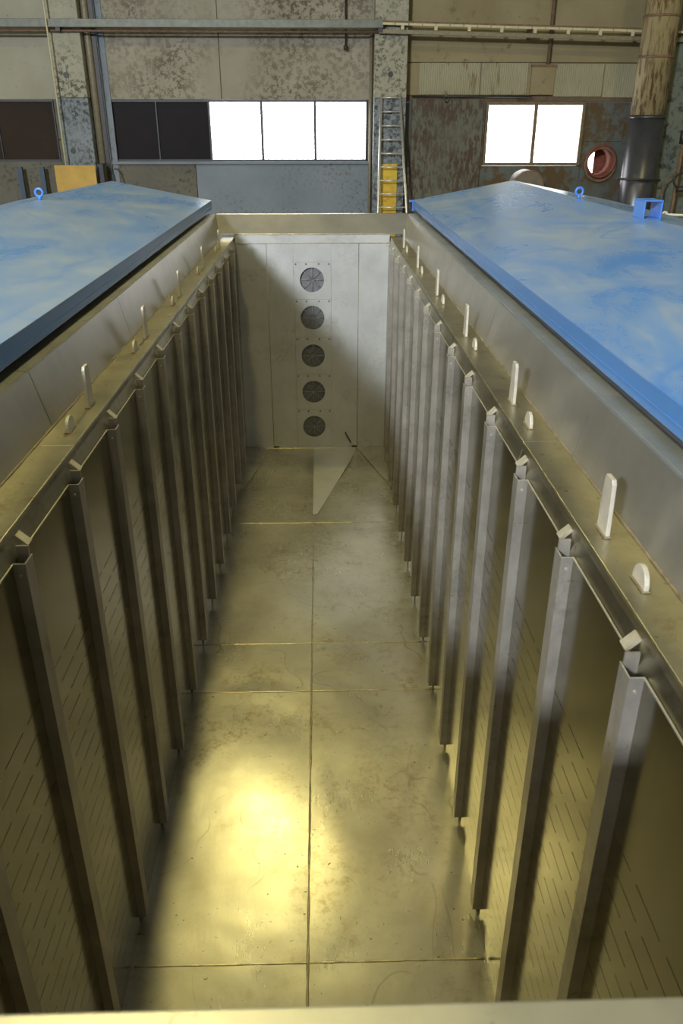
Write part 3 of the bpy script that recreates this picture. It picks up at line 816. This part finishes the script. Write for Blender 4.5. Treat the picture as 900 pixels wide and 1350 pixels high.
# right column and pipework
x = xat(893, 100, YF - .3)
oc = empty('painted_column', (x + .5, YF - .2, FL)); tag(oc, 'grey-green painted column behind the thick duct', 'column')
MB().box(x - .25, x + .75, YF - .35, YF, FL, ZT).build('shaft', M['green_column'], oc, bevel=.02)
Y = YF - .9
o = empty('valve_pipe', (xat(893, 230, Y), Y, FL)); tag(o, 'rusty upright pipe with a valve and wheel beside the duct', 'pipe')
x = xat(893, 230, Y)
MB().tube([(x, Y, FL), (x, Y, zat(172, Y))], .035, 10).build('pipe', M['rust_pipe'], o)
MB().tube([(x - .02, Y, zat(172, Y)), (x - .02, Y, zat(190, Y))], .055, 12).build('valve_body', M['dark_metal'], o)
MB().torus((x + .05, Y - .06, zat(238, Y)), .13, .02, 'y').build('hand_wheel', M['dark_metal'], o)
MB().tube([(x, Y - .06, zat(250, Y)), (x + .3, Y - .06, zat(250, Y))], .05, 10).build('side_branch', M['dark_metal'], o)
x2 = xat(873, 250, Y)
(MB().tube([(x2, Y, FL), (x2, Y, zat(246, Y)), (x2 + .05, Y, zat(236, Y)), (x2 + .18, Y, zat(228, Y)), (x - .03, Y, zat(227.5, Y))], .018, 8).build('bent_branch', M['rust_pipe'], o))
# pale rod lying behind the right lid
Y = 10.5
p = at(876, 283, Y); p2 = at(902, 285, Y)
o = empty('pale_handle', (p.x + .3, Y, FL)); tag(o, 'pale horizontal rod on a post beyond the bracketed blue lid', 'rod')
MB().tube([p, p2 + Vector((.3, 0, 0))], .016, 8).build('rod', M['white_rod'], o)
MB().torus((p.x, Y, p.z), .03, .014, 'y', 16, 6).build('end_ring', M['white_rod'], o)
MB().tube([(p2.x + .2, Y, FL), (p2.x + .2, Y, p2.z)], .03, 8).build('post', M['rust_pipe'], o)
# rounded drum behind the right lid
Y = 16.2
p = at(697, 246, Y)
o = empty('drum', (p.x, Y, FL)); tag(o, 'grey-brown round drum end standing behind the bracketed lid', 'drum')
m = MB(); vs = []
m.tube([(p.x, Y, p.z), (p.x, Y + .04, p.z), (p.x, Y + .5, p.z)], .28, 32, True, [.26, .285, .285]); m.build('shell', M['greybrown'], o)
MB().torus((p.x, Y + .02, p.z), .27, .018, 'y', 32, 8).build('rim', M['rust_pipe'], o)
MB().box(p.x - .2, p.x + .2, Y + .06, Y + .45, FL, p.z - .2).build('stand', M['rust_pipe'], o)
# left: two blue posts, brown cabinet, hose
Y = YF - .25
for px, lab in ((25, 'dark blue steel post below the brown boarding, farther from the yellow plywood'), (54, 'dark blue steel post below the brown boarding, next to the yellow plywood')):
    p = at(px, 220, Y)
    tag(MB().prism([(p.x - .045, Y), (p.x + .045, Y), (p.x + .045, Y + .07), (p.x + .035, Y + .07), (p.x + .035, Y + .012), (p.x - .045, Y + .012)], 'z', FL, p.z).build('steel_post', M['blue_post']), lab, 'post')
Y = YF - .50
p = at(132, 214, Y)
o = empty('switch_box', (p.x, Y, FL)); tag(o, 'dark conduit box with a black hose beside the yellow plywood', 'box')
MB().box(p.x - .06, p.x + .06, Y - .05, Y + .1, p.z - .45, p.z - .02).build('body', M['dark_metal'], o, bevel=.01)
MB().tube([(p.x, Y, FL), (p.x, Y, p.z - .4)], .04, 10).build('pole', M['pipe_grey'], o)
pts = [at(138, 216, Y - .06), at(143, 217, Y - .06), at(147, 223, Y - .06), at(150, 231, Y - .06), at(152, 240, Y - .06), at(153, 255, Y - .06)]
MB().tube(pts, .018, 8).build('hose', M['bakelite'], o)

# ------------------------------------------------------------------ hanging lamps (each carries its own light)
def lamp(x, y, z, power, col, mat):
    o = empty('high_bay_lamp', (x, y, z)); tag(o, 'bell-shaped high-bay lamp hanging under the hall ceiling', 'lamp', 'high-bay lamps over the hall')
    MB().tube([(x, y, z), (x, y, z + .12), (x, y, z + .3), (x, y, z + .42)], .3, 24, False, [.32, .29, .18, .08]).build('reflector', M['steel_grey'], o)
    MB().tube([(x, y, z + .03), (x, y, z + .04)], .27, 24).build('lens_offscreen', mat, o)
    MB().tube([(x, y, z + .4), (x, y, ZT)], .025, 8).build('rod', M['dark_metal'], o)
    l = bpy.data.lights.new('lamp_light_offscreen', 'AREA'); l.shape = 'DISK'; l.size = .5; l.energy = power; l.color = col
    lo = bpy.data.objects.new('lamp_light_offscreen', l); C.objects.link(lo); put(lo, (x, y, z + .01 + Z0), o)
WARM = (1.0, .87, .35)
for (x, y, p) in ((-1.05, 9.9, 150), (-1.27, 2.4, 235), (6.8, 9.9, 170), (-8.2, 9.9, 60)):
    lamp(x, y, 5.0, p, WARM, M['lamp_warm'])
